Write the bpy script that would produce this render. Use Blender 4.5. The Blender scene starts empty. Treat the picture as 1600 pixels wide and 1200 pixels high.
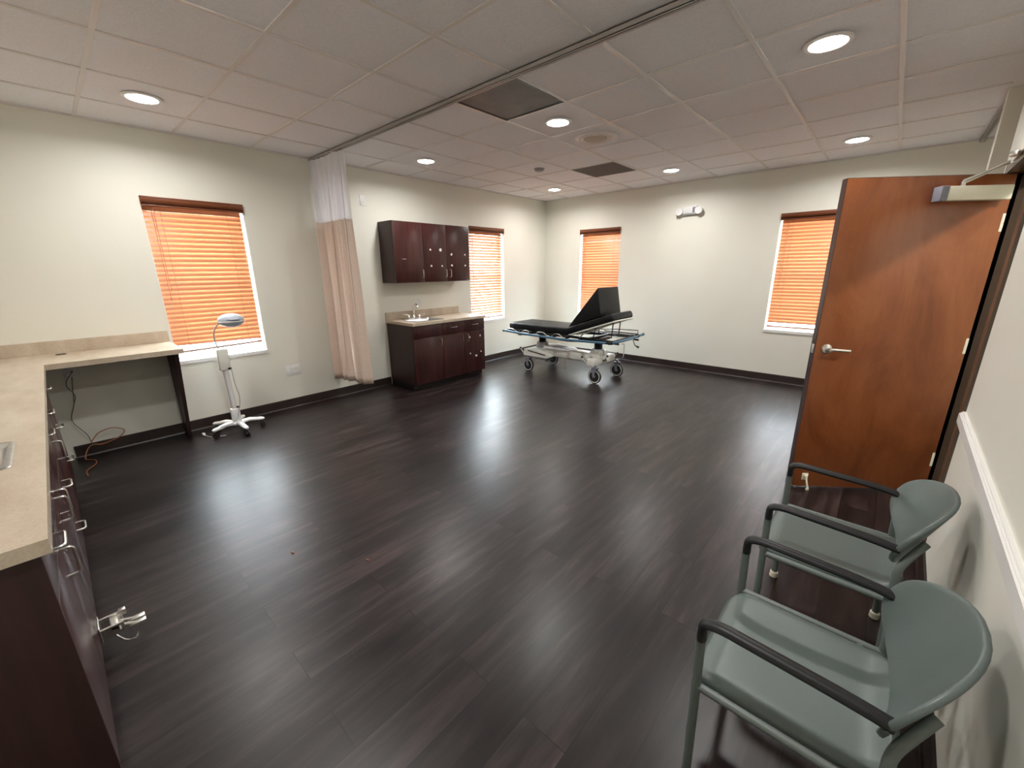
import bpy, bmesh, math, random
from mathutils import Vector, Matrix
random.seed(7)
scn = bpy.context.scene
COL = scn.collection
PI = math.pi
R = math.radians

# ---------------------------------------------------------------- helpers
class MB:
    """collects shapes and links them as ONE mesh object"""
    def __init__(s): s.bm = bmesh.new()
    def box(s, x0, x1, y0, y1, z0, z1, bev=0.0, seg=2):
        vs = [s.bm.verts.new(p) for p in ((x0,y0,z0),(x1,y0,z0),(x1,y1,z0),(x0,y1,z0),(x0,y0,z1),(x1,y0,z1),(x1,y1,z1),(x0,y1,z1))]
        fs = [s.bm.faces.new([vs[i] for i in f]) for f in ((3,2,1,0),(4,5,6,7),(0,1,5,4),(1,2,6,5),(2,3,7,6),(3,0,4,7))]
        if bev > 0:
            es = list({e for f in fs for e in f.edges})
            bmesh.ops.bevel(s.bm, geom=es, offset=bev, segments=seg, affect='EDGES', profile=0.5)
        return vs
    def obox(s, c, d, M=None, bev=0.0, seg=2):
        b2 = MB(); b2.box(-d[0]/2,d[0]/2,-d[1]/2,d[1]/2,-d[2]/2,d[2]/2,bev,seg)
        T = Matrix.Translation(c) @ (M.to_4x4() if M is not None else Matrix.Identity(4))
        s.merge(b2, T)
    def merge(s, o, T=Matrix.Identity(4)):
        mp = {}
        for v in o.bm.verts: mp[v] = s.bm.verts.new(T @ v.co)
        for f in o.bm.faces:
            try: s.bm.faces.new([mp[v] for v in f.verts])
            except ValueError: pass
        o.bm.free()
    def prism(s, poly, z0, z1):
        a = [s.bm.verts.new((p[0],p[1],z0)) for p in poly]; b = [s.bm.verts.new((p[0],p[1],z1)) for p in poly]
        n = len(poly)
        s.bm.faces.new(a[::-1]); s.bm.faces.new(b)
        for i in range(n): s.bm.faces.new((a[i],a[(i+1)%n],b[(i+1)%n],b[i]))
    def extrude_y(s, poly, y0, y1):      # poly in x,z
        a = [s.bm.verts.new((p[0],y0,p[1])) for p in poly]; b = [s.bm.verts.new((p[0],y1,p[1])) for p in poly]
        n = len(poly)
        s.bm.faces.new(a); s.bm.faces.new(b[::-1])
        for i in range(n): s.bm.faces.new((a[(i+1)%n],a[i],b[i],b[(i+1)%n]))
    def extrude_x(s, poly, x0, x1):      # poly in y,z
        a = [s.bm.verts.new((x0,p[0],p[1])) for p in poly]; b = [s.bm.verts.new((x1,p[0],p[1])) for p in poly]
        n = len(poly)
        s.bm.faces.new(a); s.bm.faces.new(b[::-1])
        for i in range(n): s.bm.faces.new((a[(i+1)%n],a[i],b[i],b[(i+1)%n]))
    def tube(s, pts, r, seg=10, sx=1.0, closed=False, caps=True):
        pts = [Vector(p) for p in pts]
        n = len(pts); rings = []
        rr = r if isinstance(r,(list,tuple)) else [r]*n
        up = None
        for i,p in enumerate(pts):
            if closed: t = (pts[(i+1)%n]-pts[i-1]).normalized()
            else: t = (pts[min(i+1,n-1)]-pts[max(i-1,0)]).normalized()
            if up is None:
                up = Vector((0,0,1)) if abs(t.z) < .9 else Vector((1,0,0))
            u = (up - t*up.dot(t)).normalized(); w = t.cross(u); up = u
            rings.append([s.bm.verts.new(p + rr[i]*(math.cos(a)*u + sx*math.sin(a)*w)) for a in [2*PI*k/seg for k in range(seg)]])
        m = n if closed else n-1
        for i in range(m):
            A,B = rings[i],rings[(i+1)%n]
            for k in range(seg): s.bm.faces.new((A[k],A[(k+1)%seg],B[(k+1)%seg],B[k]))
        if caps and not closed:
            s.bm.faces.new(rings[0][::-1]); s.bm.faces.new(rings[-1])
    def cyl(s, p0, p1, r, seg=16): s.tube([p0,p1], r, seg)
    def lathe(s, prof, c=(0,0,0), axis='z', seg=28):
        rings = []
        for (r,h) in prof:
            ring = []
            for k in range(seg):
                a = 2*PI*k/seg; x,y = r*math.cos(a), r*math.sin(a)
                p = {'z':(x,y,h),'y':(x,h,y),'x':(h,x,y)}[axis]
                ring.append(s.bm.verts.new(Vector(p)+Vector(c)))
            rings.append(ring)
        for i in range(len(rings)-1):
            for k in range(seg): s.bm.faces.new((rings[i][k],rings[i][(k+1)%seg],rings[i+1][(k+1)%seg],rings[i+1][k]))
        if prof[0][0] > 1e-6: s.bm.faces.new(rings[0][::-1])
        if prof[-1][0] > 1e-6: s.bm.faces.new(rings[-1])
        return s
    def grid(s, fn, nu, nv):
        g = [[s.bm.verts.new(fn(i/nu, j/nv)) for j in range(nv+1)] for i in range(nu+1)]
        for i in range(nu):
            for j in range(nv): s.bm.faces.new((g[i][j],g[i+1][j],g[i+1][j+1],g[i][j+1]))
    def build(s, name, mat, parent=None, smooth=35, loc=(0,0,0), merge=True):
        if merge: bmesh.ops.remove_doubles(s.bm, verts=s.bm.verts, dist=1e-6)
        bmesh.ops.recalc_face_normals(s.bm, faces=s.bm.faces)
        me = bpy.data.meshes.new(name); s.bm.to_mesh(me); s.bm.free()
        me.materials.append(mat)
        if smooth:
            for p in me.polygons: p.use_smooth = True
            me.set_sharp_from_angle(angle=R(smooth))
        o = bpy.data.objects.new(name, me); COL.objects.link(o)
        o.location = loc
        if parent: o.parent = parent
        return o

def spline(pts, n=8):
    P = [Vector(p) for p in pts]; P = [2*P[0]-P[1]] + P + [2*P[-1]-P[-2]]
    out = []
    for i in range(1, len(P)-2):
        a,b,c,d = P[i-1:i+3]
        for k in range(n):
            t = k/n
            out.append(.5*((2*b)+(c-a)*t+(2*a-5*b+4*c-d)*t*t+(3*b-a-3*c+d)*t**3))
    out.append(P[-2]); return out

def bend(pts, r=.03, n=5):
    """polyline with rounded corners"""
    P = [Vector(p) for p in pts]; out = [P[0]]
    for i in range(1,len(P)-1):
        a = (P[i-1]-P[i]); b = (P[i+1]-P[i])
        d = min(r, a.length*.45, b.length*.45)
        p0 = P[i]+a.normalized()*d; p1 = P[i]+b.normalized()*d
        for k in range(n+1):
            t = k/n; out.append((1-t)**2*p0+2*t*(1-t)*P[i]+t*t*p1)
    out.append(P[-1]); return out

def tag(o, label=None, cat=None, group=None, kind=None):
    if label: o['label'] = label
    if cat: o['category'] = cat
    if group: o['group'] = group
    if kind: o['kind'] = kind
    return o
def empty(name, loc, rz=0.0):
    o = bpy.data.objects.new(name, None); COL.objects.link(o)
    o.location = loc; o.rotation_euler = (0,0,rz); o.empty_display_size = .1
    return o
def copy_tree(o, parent=None):
    c = o.copy(); COL.objects.link(c); c.parent = parent
    for ch in [x for x in bpy.data.objects if x.parent == o]: copy_tree(ch, c)
    return c

# ---------------------------------------------------------------- materials
def mat(name, col, rough=.5, metal=0.0, spec=.5, coat=0.0):
    m = bpy.data.materials.new(name); m.use_nodes = True
    b = m.node_tree.nodes['Principled BSDF']
    b.inputs['Base Color'].default_value = (*col,1); b.inputs['Roughness'].default_value = rough
    b.inputs['Metallic'].default_value = metal; b.inputs['Specular IOR Level'].default_value = spec
    b.inputs['Coat Weight'].default_value = coat
    return m
def N(m, t, **kw):
    n = m.node_tree.nodes.new(t)
    for k,v in kw.items():
        if k in n.inputs.keys(): n.inputs[k].default_value = v
        else: setattr(n, k, v)
    return n
def L(m, a, b): m.node_tree.links.new(a, b)
def coords(m, scale=(1,1,1), rot=(0,0,0)):
    g = N(m,'ShaderNodeNewGeometry'); mp = N(m,'ShaderNodeMapping')
    mp.inputs['Scale'].default_value = scale; mp.inputs['Rotation'].default_value = rot
    L(m, g.outputs['Position'], mp.inputs['Vector']); return mp.outputs['Vector']
def ramp(m, fac, stops):
    r = N(m,'ShaderNodeValToRGB'); e = r.color_ramp.elements
    while len(e) < len(stops): e.new(.5)
    for i,(p,c) in enumerate(stops): e[i].position = p; e[i].color = (*c,1)
    L(m, fac, r.inputs['Fac']); return r.outputs['Color']
def bumped(m, h, strength=.1, dist=.002):
    b = m.node_tree.nodes['Principled BSDF']; bp = N(m,'ShaderNodeBump')
    bp.inputs['Strength'].default_value = strength; bp.inputs['Distance'].default_value = dist
    L(m, h, bp.inputs['Height']); L(m, bp.outputs['Normal'], b.inputs['Normal'])
def noisy(name, c0, c1, scale, rough, bump=.1, stretch=(1,1,1), detail=6, spec=.5, dist=.002, obj=False, metal=0, coat=0):
    m = mat(name, c0, rough, metal, spec, coat); b = m.node_tree.nodes['Principled BSDF']
    if obj:
        tc = N(m,'ShaderNodeTexCoord'); mp = N(m,'ShaderNodeMapping'); mp.inputs['Scale'].default_value = stretch
        L(m, tc.outputs['Object'], mp.inputs['Vector']); v = mp.outputs['Vector']
    else: v = coords(m, stretch)
    n = N(m,'ShaderNodeTexNoise', Scale=scale, Detail=detail); L(m, v, n.inputs['Vector'])
    L(m, ramp(m, n.outputs['Fac'], [(.3,c0),(.7,c1)]), b.inputs['Base Color'])
    if bump: bumped(m, n.outputs['Fac'], bump, dist)
    return m

M = {}
M['wall'] = noisy('cream_wall_paint', (.77,.76,.68), (.81,.80,.715), 1.2, .55, 0, detail=2)
_w = M['wall']; n_ = N(_w,'ShaderNodeTexNoise', Scale=260.0, Detail=2); L(_w, coords(_w), n_.inputs['Vector']); bumped(_w, n_.outputs['Fac'], .12, .001)
M['white'] = mat('white_trim_paint', (.82,.81,.79), .35)
M['ceil'] = noisy('acoustic_tile', (.80,.80,.84), (.88,.88,.92), 90, .9, .35, detail=5, dist=.003)
M['tee'] = mat('ceiling_tee_enamel', (.74,.71,.70), .4)
M['base'] = noisy('dark_vinyl_baseboard', (.022,.014,.012), (.035,.022,.019), 8, .35, 0)
M['metal'] = mat('brushed_nickel', (.72,.70,.66), .28, 1.0)
M['chrome'] = mat('chrome', (.85,.85,.86), .08, 1.0)
M['steel'] = noisy('brushed_steel_sink', (.55,.55,.56), (.68,.68,.69), 40, .25, 0, metal=1.0)
M['black'] = mat('black_plastic', (.012,.012,.013), .35)
M['dark'] = mat('dark_steel', (.035,.03,.03), .4, .6)
M['vinyl'] = noisy('black_vinyl_upholstery', (.005,.005,.0055), (.009,.009,.0095), 30, .45, .12, obj=True, spec=.28)
M['plwhite'] = mat('white_plastic', (.80,.80,.80), .35)
M['enamel'] = mat('white_enamel', (.76,.76,.70), .3)
M['grayplastic'] = mat('gray_plastic', (.36,.36,.37), .4)
M['blue'] = mat('blue_tube_enamel', (.06,.15,.24), .35)
M['bluelight'] = mat('pale_blue_plastic', (.42,.47,.54), .4)
M['seat'] = noisy('sage_green_molded_plastic', (.095,.122,.115), (.108,.137,.128), 300, .38, .15, obj=True, dist=.0006)
M['chairframe'] = mat('sage_gray_tube_enamel', (.13,.155,.145), .38)
M['armrest'] = mat('black_rubber_armrest', (.010,.010,.011), .42, spec=.35)
M['glide'] = mat('cream_nylon_glide', (.72,.68,.54), .4)
M['cream'] = mat('cream_enamel_closer', (.90,.86,.70), .35)
M['slate'] = mat('slate_gray_enamel', (.22,.22,.26), .4)
M['frame'] = noisy('brown_enamel_door_frame', (.085,.056,.038), (.105,.070,.047), 3, .32, 0)
M['orange'] = mat('orange_cord_rubber', (.42,.16,.07), .5)
M['tire'] = mat('dark_tire_rubber', (.02,.02,.022), .5)
M['putty'] = mat('white_adhesive_residue', (.85,.83,.80), .7)

# laminate cherry-mahogany (grain along z)
def laminate(name, c0, c1, rough=.22):
    m = mat(name, c0, rough); b = m.node_tree.nodes['Principled BSDF']
    v = coords(m, (14,14,.9)); n = N(m,'ShaderNodeTexNoise', Scale=2.2, Detail=7, Roughness=.6); L(m, v, n.inputs['Vector'])
    L(m, ramp(m, n.outputs['Fac'], [(.3,c0),(.72,c1)]), b.inputs['Base Color']); return m
M['cab'] = laminate('mahogany_laminate', (.022,.0065,.006), (.070,.017,.015), .28)
M['cabdark'] = laminate('dark_cabinet_end_laminate', (.026,.011,.010), (.045,.018,.016), .5)
M['toe'] = mat('black_toe_kick', (.012,.008,.008), .5)
# countertop: beige stone-look laminate
m = noisy('beige_stone_laminate', (.50,.41,.31), (.64,.55,.44), 5, .3, 0, stretch=(1,2.2,1), detail=10); M['counter'] = m
b = m.node_tree.nodes['Principled BSDF']; n2 = N(m,'ShaderNodeTexNoise', Scale=120, Detail=4); L(m, coords(m), n2.inputs['Vector'])
mx = N(m,'ShaderNodeMix', data_type='RGBA', blend_type='MULTIPLY'); mx.inputs['Factor'].default_value = .5
src = b.inputs['Base Color'].links[0].from_socket; L(m, src, mx.inputs['A']); L(m, ramp(m, n2.outputs['Fac'], [(.3,(.75,.73,.7)),(.6,(1,1,1))]), mx.inputs['B']); L(m, mx.outputs['Result'], b.inputs['Base Color'])
# floor: dark vinyl planks along y
m = mat('dark_plank_floor', (.03,.02,.02), .3, spec=.38); M['floor'] = m; b = m.node_tree.nodes['Principled BSDF']
v = coords(m, (1,1,1), (0,0,R(90)))
br = N(m,'ShaderNodeTexBrick', Scale=1.0, offset=.37)
br.inputs['Brick Width'].default_value = 1.22; br.inputs['Row Height'].default_value = .178; br.inputs['Mortar Size'].default_value = .0022
br.inputs['Mortar Smooth'].default_value = .3
br.inputs['Color1'].default_value = (0,0,0,1); br.inputs['Color2'].default_value = (1,1,1,1); br.inputs['Mortar'].default_value = (.5,.5,.5,1)
L(m, v, br.inputs['Vector'])
gn = N(m,'ShaderNodeTexNoise', Scale=1.6, Detail=9, Roughness=.62); L(m, coords(m, (9,1.1,1)), gn.inputs['Vector'])
# shift the grain from plank to plank
vm = N(m,'ShaderNodeVectorMath', operation='MULTIPLY_ADD'); vm.inputs[1].default_value = (3.1,7.7,0)
L(m, br.outputs['Color'], vm.inputs[0]); L(m, coords(m, (9,1.1,1)), vm.inputs[2]); L(m, vm.outputs['Vector'], gn.inputs['Vector'])
grain = ramp(m, gn.outputs['Fac'], [(.30,(.0085,.0058,.0058)),(.48,(.022,.015,.0148)),(.62,(.046,.032,.031)),(.78,(.095,.070,.066))])
tint = ramp(m, br.outputs['Color'], [(0,(.45,.42,.43)),(1,(1.0,.96,.97))])
mx = N(m,'ShaderNodeMix', data_type='RGBA', blend_type='MULTIPLY'); mx.inputs['Factor'].default_value = 1.0
L(m, grain, mx.inputs['A']); L(m, tint, mx.inputs['B'])
mo = N(m,'ShaderNodeMix', data_type='RGBA'); mo.inputs['B'].default_value = (.004,.003,.003,1)
L(m, br.outputs['Fac'], mo.inputs['Factor']); L(m, mx.outputs['Result'], mo.inputs['A']); L(m, mo.outputs['Result'], b.inputs['Base Color'])
rn = N(m,'ShaderNodeTexNoise', Scale=2.5, Detail=5); L(m, coords(m,(3,1,1)), rn.inputs['Vector'])
rr_ = N(m,'ShaderNodeMapRange'); rr_.inputs['To Min'].default_value = .27; rr_.inputs['To Max'].default_value = .40
L(m, rn.outputs['Fac'], rr_.inputs['Value']); L(m, rr_.outputs['Result'], b.inputs['Roughness'])
ad = N(m,'ShaderNodeMath', operation='SUBTRACT'); L(m, gn.outputs['Fac'], ad.inputs[0]); L(m, br.outputs['Fac'], ad.inputs[1])
bumped(m, ad.outputs[0], .14, .001)
# door veneer
m = mat('stained_cherry_veneer', (.25,.08,.03), .3); M['veneer'] = m; b = m.node_tree.nodes['Principled BSDF']
n1 = N(m,'ShaderNodeTexNoise', Scale=1.5, Detail=8, Roughness=.65, Distortion=.6); L(m, coords(m,(2.2,2.2,1.0)), n1.inputs['Vector'])
n3 = N(m,'ShaderNodeTexNoise', Scale=3.0, Detail=6, Roughness=.7); L(m, coords(m,(16,16,.8)), n3.inputs['Vector'])
c1 = ramp(m, n1.outputs['Fac'], [(.28,(.17,.045,.013)),(.5,(.27,.080,.024)),(.75,(.36,.125,.045))])
c2 = ramp(m, n3.outputs['Fac'], [(.3,(.84,.82,.80)),(.65,(1,1,1))])
mx = N(m,'ShaderNodeMix', data_type='RGBA', blend_type='MULTIPLY'); mx.inputs['Factor'].default_value = .6
L(m, c1, mx.inputs['A']); L(m, c2, mx.inputs['B']); L(m, mx.outputs['Result'], b.inputs['Base Color'])
M['dooredge'] = mat('dark_door_edge', (.035,.014,.010), .4)
# blinds: thin stained basswood, lets some daylight through
m = bpy.data.materials.new('stained_basswood_slat'); m.use_nodes = True; M['slat'] = m
nt = m.node_tree; b = nt.nodes['Principled BSDF']; b.inputs['Base Color'].default_value = (.50,.22,.11,1); b.inputs['Roughness'].default_value = .35
tr = nt.nodes.new('ShaderNodeBsdfTranslucent'); tr.inputs['Color'].default_value = (.76,.45,.30,1)
ms = nt.nodes.new('ShaderNodeMixShader'); ms.inputs[0].default_value = .125
L(m, b.outputs[0], ms.inputs[1]); L(m, tr.outputs[0], ms.inputs[2]); L(m, ms.outputs[0], nt.nodes['Material Output'].inputs[0])
M['valance'] = mat('stained_wood_valance', (.20,.062,.025), .35)
M['cordm'] = mat('tan_ladder_cord', (.45,.22,.12), .7)
# glass
m = bpy.data.materials.new('window_glass'); m.use_nodes = True; M['glass'] = m; nt = m.node_tree
nt.nodes.remove(nt.nodes['Principled BSDF']); tp_ = nt.nodes.new('ShaderNodeBsdfTransparent'); tp_.inputs[0].default_value = (.93,.96,.95,1)
gl_ = nt.nodes.new('ShaderNodeBsdfGlossy'); gl_.inputs['Roughness'].default_value = .02; ms = nt.nodes.new('ShaderNodeMixShader'); ms.inputs[0].default_value = .06
L(m, tp_.outputs[0], ms.inputs[1]); L(m, gl_.outputs[0], ms.inputs[2]); L(m, ms.outputs[0], nt.nodes['Material Output'].inputs[0])
# curtain
M['curtain'] = noisy('tan_curtain_cloth', (.60,.47,.39), (.66,.53,.44), 60, .85, .1, obj=True)
def netmat():
    m = bpy.data.materials.new('white_curtain_mesh'); m.use_nodes = True; nt = m.node_tree
    b = nt.nodes['Principled BSDF']; b.inputs['Base Color'].default_value = (.88,.88,.93,1); b.inputs['Roughness'].default_value = .8
    tp = nt.nodes.new('ShaderNodeBsdfTransparent'); ms = nt.nodes.new('ShaderNodeMixShader'); ms.inputs[0].default_value = .68
    L(m, tp.outputs[0], ms.inputs[1]); L(m, b.outputs[0], ms.inputs[2]); 
    L(m, ms.outputs[0], nt.nodes['Material Output'].inputs[0]); return m
M['net'] = netmat()
def emis(name, col, st):
    m = bpy.data.materials.new(name); m.use_nodes = True; nt = m.node_tree; nt.nodes.remove(nt.nodes['Principled BSDF'])
    e = nt.nodes.new('ShaderNodeEmission'); e.inputs[0].default_value = (*col,1); e.inputs[1].default_value = st
    L(m, e.outputs[0], nt.nodes['Material Output'].inputs[0]); return m
M['lamp'] = emis('lit_lamp_lens', (1,.97,.90), 12)
M['filter'] = noisy('dark_gray_filter_panel', (.11,.11,.115), (.17,.17,.175), 6, .55, .1)
M['grille'] = noisy('gray_perforated_grille', (.20,.185,.18), (.26,.24,.23), 200, .7, .4)

# ---------------------------------------------------------------- camera
CAM = (4.97893, -6.47522, 1.54091); yaw, pitch, roll = .73567, .27437, .01005
fw = Vector((-math.sin(yaw)*math.cos(pitch), math.cos(yaw)*math.cos(pitch), -math.sin(pitch)))
rt = Vector((math.cos(yaw), math.sin(yaw), 0)); dn = fw.cross(rt)
r2 = math.cos(roll)*rt + math.sin(roll)*dn; d2 = -math.sin(roll)*rt + math.cos(roll)*dn
cam = bpy.data.cameras.new('camera'); co = bpy.data.objects.new('camera', cam); COL.objects.link(co)
Mx = Matrix((r2, -d2, -fw)).transposed().to_4x4(); Mx.translation = Vector(CAM); co.matrix_world = Mx
cam.sensor_width = 36; cam.lens = 638.879/1600*36; cam.clip_start = .02
scn.camera = co

# ---------------------------------------------------------------- shell
H = 2.73; XQ = -.0812; YP = -.5646; T = .6096
def qx(i): return XQ + i*T
def py(j): return YP - (9-j)*T
YB = -7.22                                     # wall behind the counter and the camera
def wx(y): return 5.426 + .019*y               # room face of the right wall
D0, D1 = -2.575, -3.52                         # door opening (far, near)
YE = -2.33                                     # far end of the right wall

f = MB(); f.box(-.15, 7.1, -7.4, .15, -.1, 0); tag(f.build('floor', M['floor'], smooth=0), kind='structure')
f = MB(); f.box(-.15, 7.1, -7.4, .15, H, H+.08); tag(f.build('ceiling', M['ceil'], smooth=0), kind='structure')

def holed_wall(name, axis, c0, c1, a0, a1, holes):
    """wall slab between planes c0..c1, running a0..a1, with window holes (h0,h1,z0,z1)"""
    f = MB()
    def bx(p,q,z0,z1):
        if axis == 'x': f.box(c0,c1,p,q,z0,z1)
        else: f.box(p,q,c0,c1,z0,z1)
    cur = a0
    for (h0,h1,z0,z1) in sorted(holes):
        bx(cur,h0,0,H); bx(h0,h1,0,z0); bx(h0,h1,z1,H); cur = h1
    bx(cur,a1,0,H)
    return tag(f.build(name, M['wall'], smooth=0), kind='structure')
WZ0, WZ1 = .70, 2.165
WA_ = [(-5.775,-4.99,WZ0,WZ1),(-1.935,-1.155,WZ0,WZ1)]
WB_ = [(.775,1.55,WZ0,WZ1),(3.79,4.565,WZ0,WZ1)]
holed_wall('wall_left', 'x', -.15, 0, YB-.1, .15, WA_)
holed_wall('wall_back', 'y', 0, .15, 0, 6.3, WB_)
f = MB(); f.box(0, 7.1, YB-.12, YB, 0, H); tag(f.build('wall_front', M['wall'], smooth=0), kind='structure')
f = MB()
f.prism([(wx(YB),YB),(wx(YB)+.15,YB),(wx(D1)+.15,D1),(wx(D1),D1)],0,H)
f.prism([(wx(D1),D1),(wx(D1)+.15,D1),(wx(D0)+.15,D0),(wx(D0),D0)],2.05,H)
f.prism([(wx(D0),D0),(wx(D0)+.15,D0),(wx(YE)+.15,YE),(wx(YE),YE)],0,H)
tag(f.build('wall_right', M['wall'], smooth=0), kind='structure')
f = MB(); f.box(5.362, 6.2, -1.66, -1.54, 0, H); tag(f.build('wall_stub', M['wall'], smooth=0), kind='structure')
f = MB(); f.box(6.2, 6.3, YE, 0, 0, H); f.box(5.53,7.0,YE,YE+.1,0,H); f.box(7.0,7.1,YB,YE+.1,0,H)
tag(f.build('wall_hallway', M['wall'], smooth=0), kind='structure')
# ceiling tees: real inverted T bars
f = MB()
for i in range(1, 9): f.box(qx(i)-.012, qx(i)+.012, YB+.0, 0, H-.006, H+.001)
for j in range(-2, 10): f.box(0, 5.36, py(j)-.012, py(j)+.012, H-.0052, H+.001)
f.box(0,.022,YB,0,H-.01,H+.001); f.box(0,6.2,-.022,0,H-.01,H+.001)
tag(f.build('trim_1', M['tee'], smooth=0), kind='structure')
# baseboards
def basepoly(h=.105): return h
f = MB(); f.extrude_y([(0,0),(.018,0),(.012,.012),(.009,.10),(0,.105)], -6.6, -3.50); f.extrude_y([(0,0),(.018,0),(.012,.012),(.009,.10),(0,.105)], -2.24, 0)
tag(f.build('baseboard_left', M['base'], smooth=0), kind='structure')
f = MB(); f.extrude_x([(0,0),(-.018,0),(-.012,.012),(-.009,.10),(0,.105)], .01, 6.2); tag(f.build('baseboard_back', M['base'], smooth=0), kind='structure')
f = MB()
for (a,b2) in ((YB,-3.625),):
    f.prism([(wx(a),a),(wx(a)-.010,a),(wx(b2)-.010,b2),(wx(b2),b2)],0,.105)
    f.prism([(wx(a),a),(wx(a)-.018,a),(wx(b2)-.018,b2),(wx(b2),b2)],0,.012)
tag(f.build('baseboard_right', M['base'], smooth=0), kind='structure')
# chair rail
f = MB()
for (d,z0,z1) in ((.012,.785,.855),(.022,.80,.845),(.017,.79,.85)):
    a,b2 = YB,-3.625
    f.prism([(wx(a),a),(wx(a)-d,a),(wx(b2)-d,b2),(wx(b2),b2)],z0,z1)
tag(f.build('trim_2', M['white'], smooth=0), kind='structure')

# ---------------------------------------------------------------- windows and blinds
def make_window(n, axis, h0, h1):
    """local frame: u along the wall, w out of the room, z up"""
    root = empty('window_%d'%n, (0,0,0)); tag(root, kind='structure')
    def P(u0,u1,w0,w1): return (-w1,-w0,u0,u1) if axis=='x' else (u0,u1,w0,w1)
    def bx(m,u0,u1,w0,w1,z0,z1): a = P(u0,u1,w0,w1); m.box(a[0],a[1],a[2],a[3],z0,z1)
    f = MB()
    # white lining of the recess, flush with the hole
    bx(f,h0,h0+.004,.012,.15,WZ0,WZ1); bx(f,h1-.004,h1,.012,.15,WZ0,WZ1); bx(f,h0,h1,.012,.15,WZ1-.004,WZ1)
    f.build('window_reveal', M['white'], root, 0)
    f = MB(); bx(f,h0-.008,h1+.008,-.012,.15,WZ0-.022,WZ0+.012); f.build('window_sill', M['white'], root, 0)
    f = MB(); t = .045; w0,w1 = .10,.145
    bx(f,h0+.004,h0+t,w0,w1,WZ0+.012,WZ1-.004); bx(f,h1-t,h1-.004,w0,w1,WZ0+.012,WZ1-.004)
    bx(f,h0+t,h1-t,w0,w1,WZ0+.012,WZ0+.012+t); bx(f,h0+t,h1-t,w0,w1,WZ1-t,WZ1-.004)
    zm = (WZ0+WZ1)/2; bx(f,h0+t,h1-t,w0+.005,w1-.002,zm-.02,zm+.02)
    f.build('window_frame', M['white'], root, 0)
    f = MB(); bx(f,h0+t,h1-t,.12,.124,WZ0+.057,zm-.02); bx(f,h0+t,h1-t,.12,.124,zm+.02,WZ1-t)
    f.build('window_pane', M['glass'], root, 0)
    return root
def make_blind(axis, h0, h1, tilt, label, gap=.028, opening=0.0, zbot=.755, crooked=0.0):
    u0,u1 = (h0+.006, h1-.024) if axis=='x' else (h0+.024, h1-.006)
    mid = (h0+h1)/2
    c = (u0+u1)/2
    root = empty('window_blind', (0,c,WZ0) if axis=='x' else (c,0,WZ0), R(90) if axis=='x' else 0)
    tag(root, label, 'blind', 'wooden slat window blinds')
    # local x along wall, +y out of the room, z up from sill
    sh = mid-c; F = (h1-h0)/2
    W = (u1-u0)/2; top = WZ1-WZ0
    f = MB(); f.box(sh-F,sh+F,-.022,.0,top-.062,top+.018,.004); f.box(sh-F,sh+F,-.027,-.0,top+.008,top+.02,.003)
    f.box(sh-F+.002,sh+F-.002,-.024,-.004,top-.058,top-.05,.002)
    f.build('valance', M['valance'], root)
    f = MB(); f.box(-W,W,.012,.055,top-.05,top-.008); f.build('head_rail', M['valance'], root)
    f = MB(); pitch = .0435; z = top-.075; zb = zbot-WZ0; yc = .036; hw = .0245
    k = 0
    zs = []
    while z > zb+.03:
        zs.append(z); z -= pitch
    for i,z in enumerate(zs):
        t = R(tilt*(1-opening*i/len(zs)) + random.uniform(-.7,.7)); dz = random.uniform(-.0006,.0006)
        sk = crooked*max(0,(i-len(zs)*.88))/ (len(zs)*.12)
        ct,st = math.cos(t), math.sin(t)
        # crowned slat cross-section
        sec = [(-hw,-.0012),(0,.0018),(hw,-.0012),(hw,.0012),(0,.0042),(-hw,.0012)]
        a = [f.bm.verts.new((-W, yc + p*ct - q*st, z+dz + p*st + q*ct + sk)) for p,q in sec]
        b2 = [f.bm.verts.new((W, yc + p*ct - q*st, z+dz + p*st + q*ct - sk)) for p,q in sec]
        n = len(sec); f.bm.faces.new(a); f.bm.faces.new(b2[::-1])
        for q in range(n): f.bm.faces.new((a[(q+1)%n],a[q],b2[q],b2[(q+1)%n]))
    f.build('slats', M['slat'], root, 0, merge=False)
    f = MB(); f.box(-W,W,yc-.026,yc+.026,zb-.006,zb+.012,.004)
    o = f.build('bottom_rail', M['valance'], root)
    if crooked: o.rotation_euler = (0, -crooked/W, 0)
    f = MB()
    for u in (-W*.68, W*.68):
        for y in (yc-.027, yc+.027): f.cyl((u,y,zb),(u,y,top-.05),.0014,6)
    f.build('ladder_cord', M['cordm'], root)
    f = MB(); f.cyl((-W+.06,.006,top-.06),(-W+.06,.006,top-.85),.0022,6); f.cyl((-W+.075,.006,top-.06),(-W+.075,.006,top-.80),.0022,6)
    f.lathe([(.002,.03),(.007,.01),(.008,0),(.004,-.005)],(-W+.06,.006,top-.87),'z',10)
    f.build('pull_cord', M['cordm'], root)
    return root
make_window(1,'x',*WA_[0][:2]); make_window(2,'x',*WA_[1][:2]); make_window(3,'y',*WB_[0][:2]); make_window(4,'y',*WB_[1][:2])
make_blind('x',*WA_[0][:2],65,'wooden slat blind behind the floor lamp, hanging crooked above its sill', crooked=.010, zbot=.80)
make_blind('x',*WA_[1][:2],62,'partly open wooden slat blind right of the hanging wall cabinet', opening=.28)
make_blind('y',*WB_[0][:2],65,'wooden slat blind behind the raised head of the stretcher')
make_blind('y',*WB_[1][:2],65,'wooden slat blind partly hidden by the open door')

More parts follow.
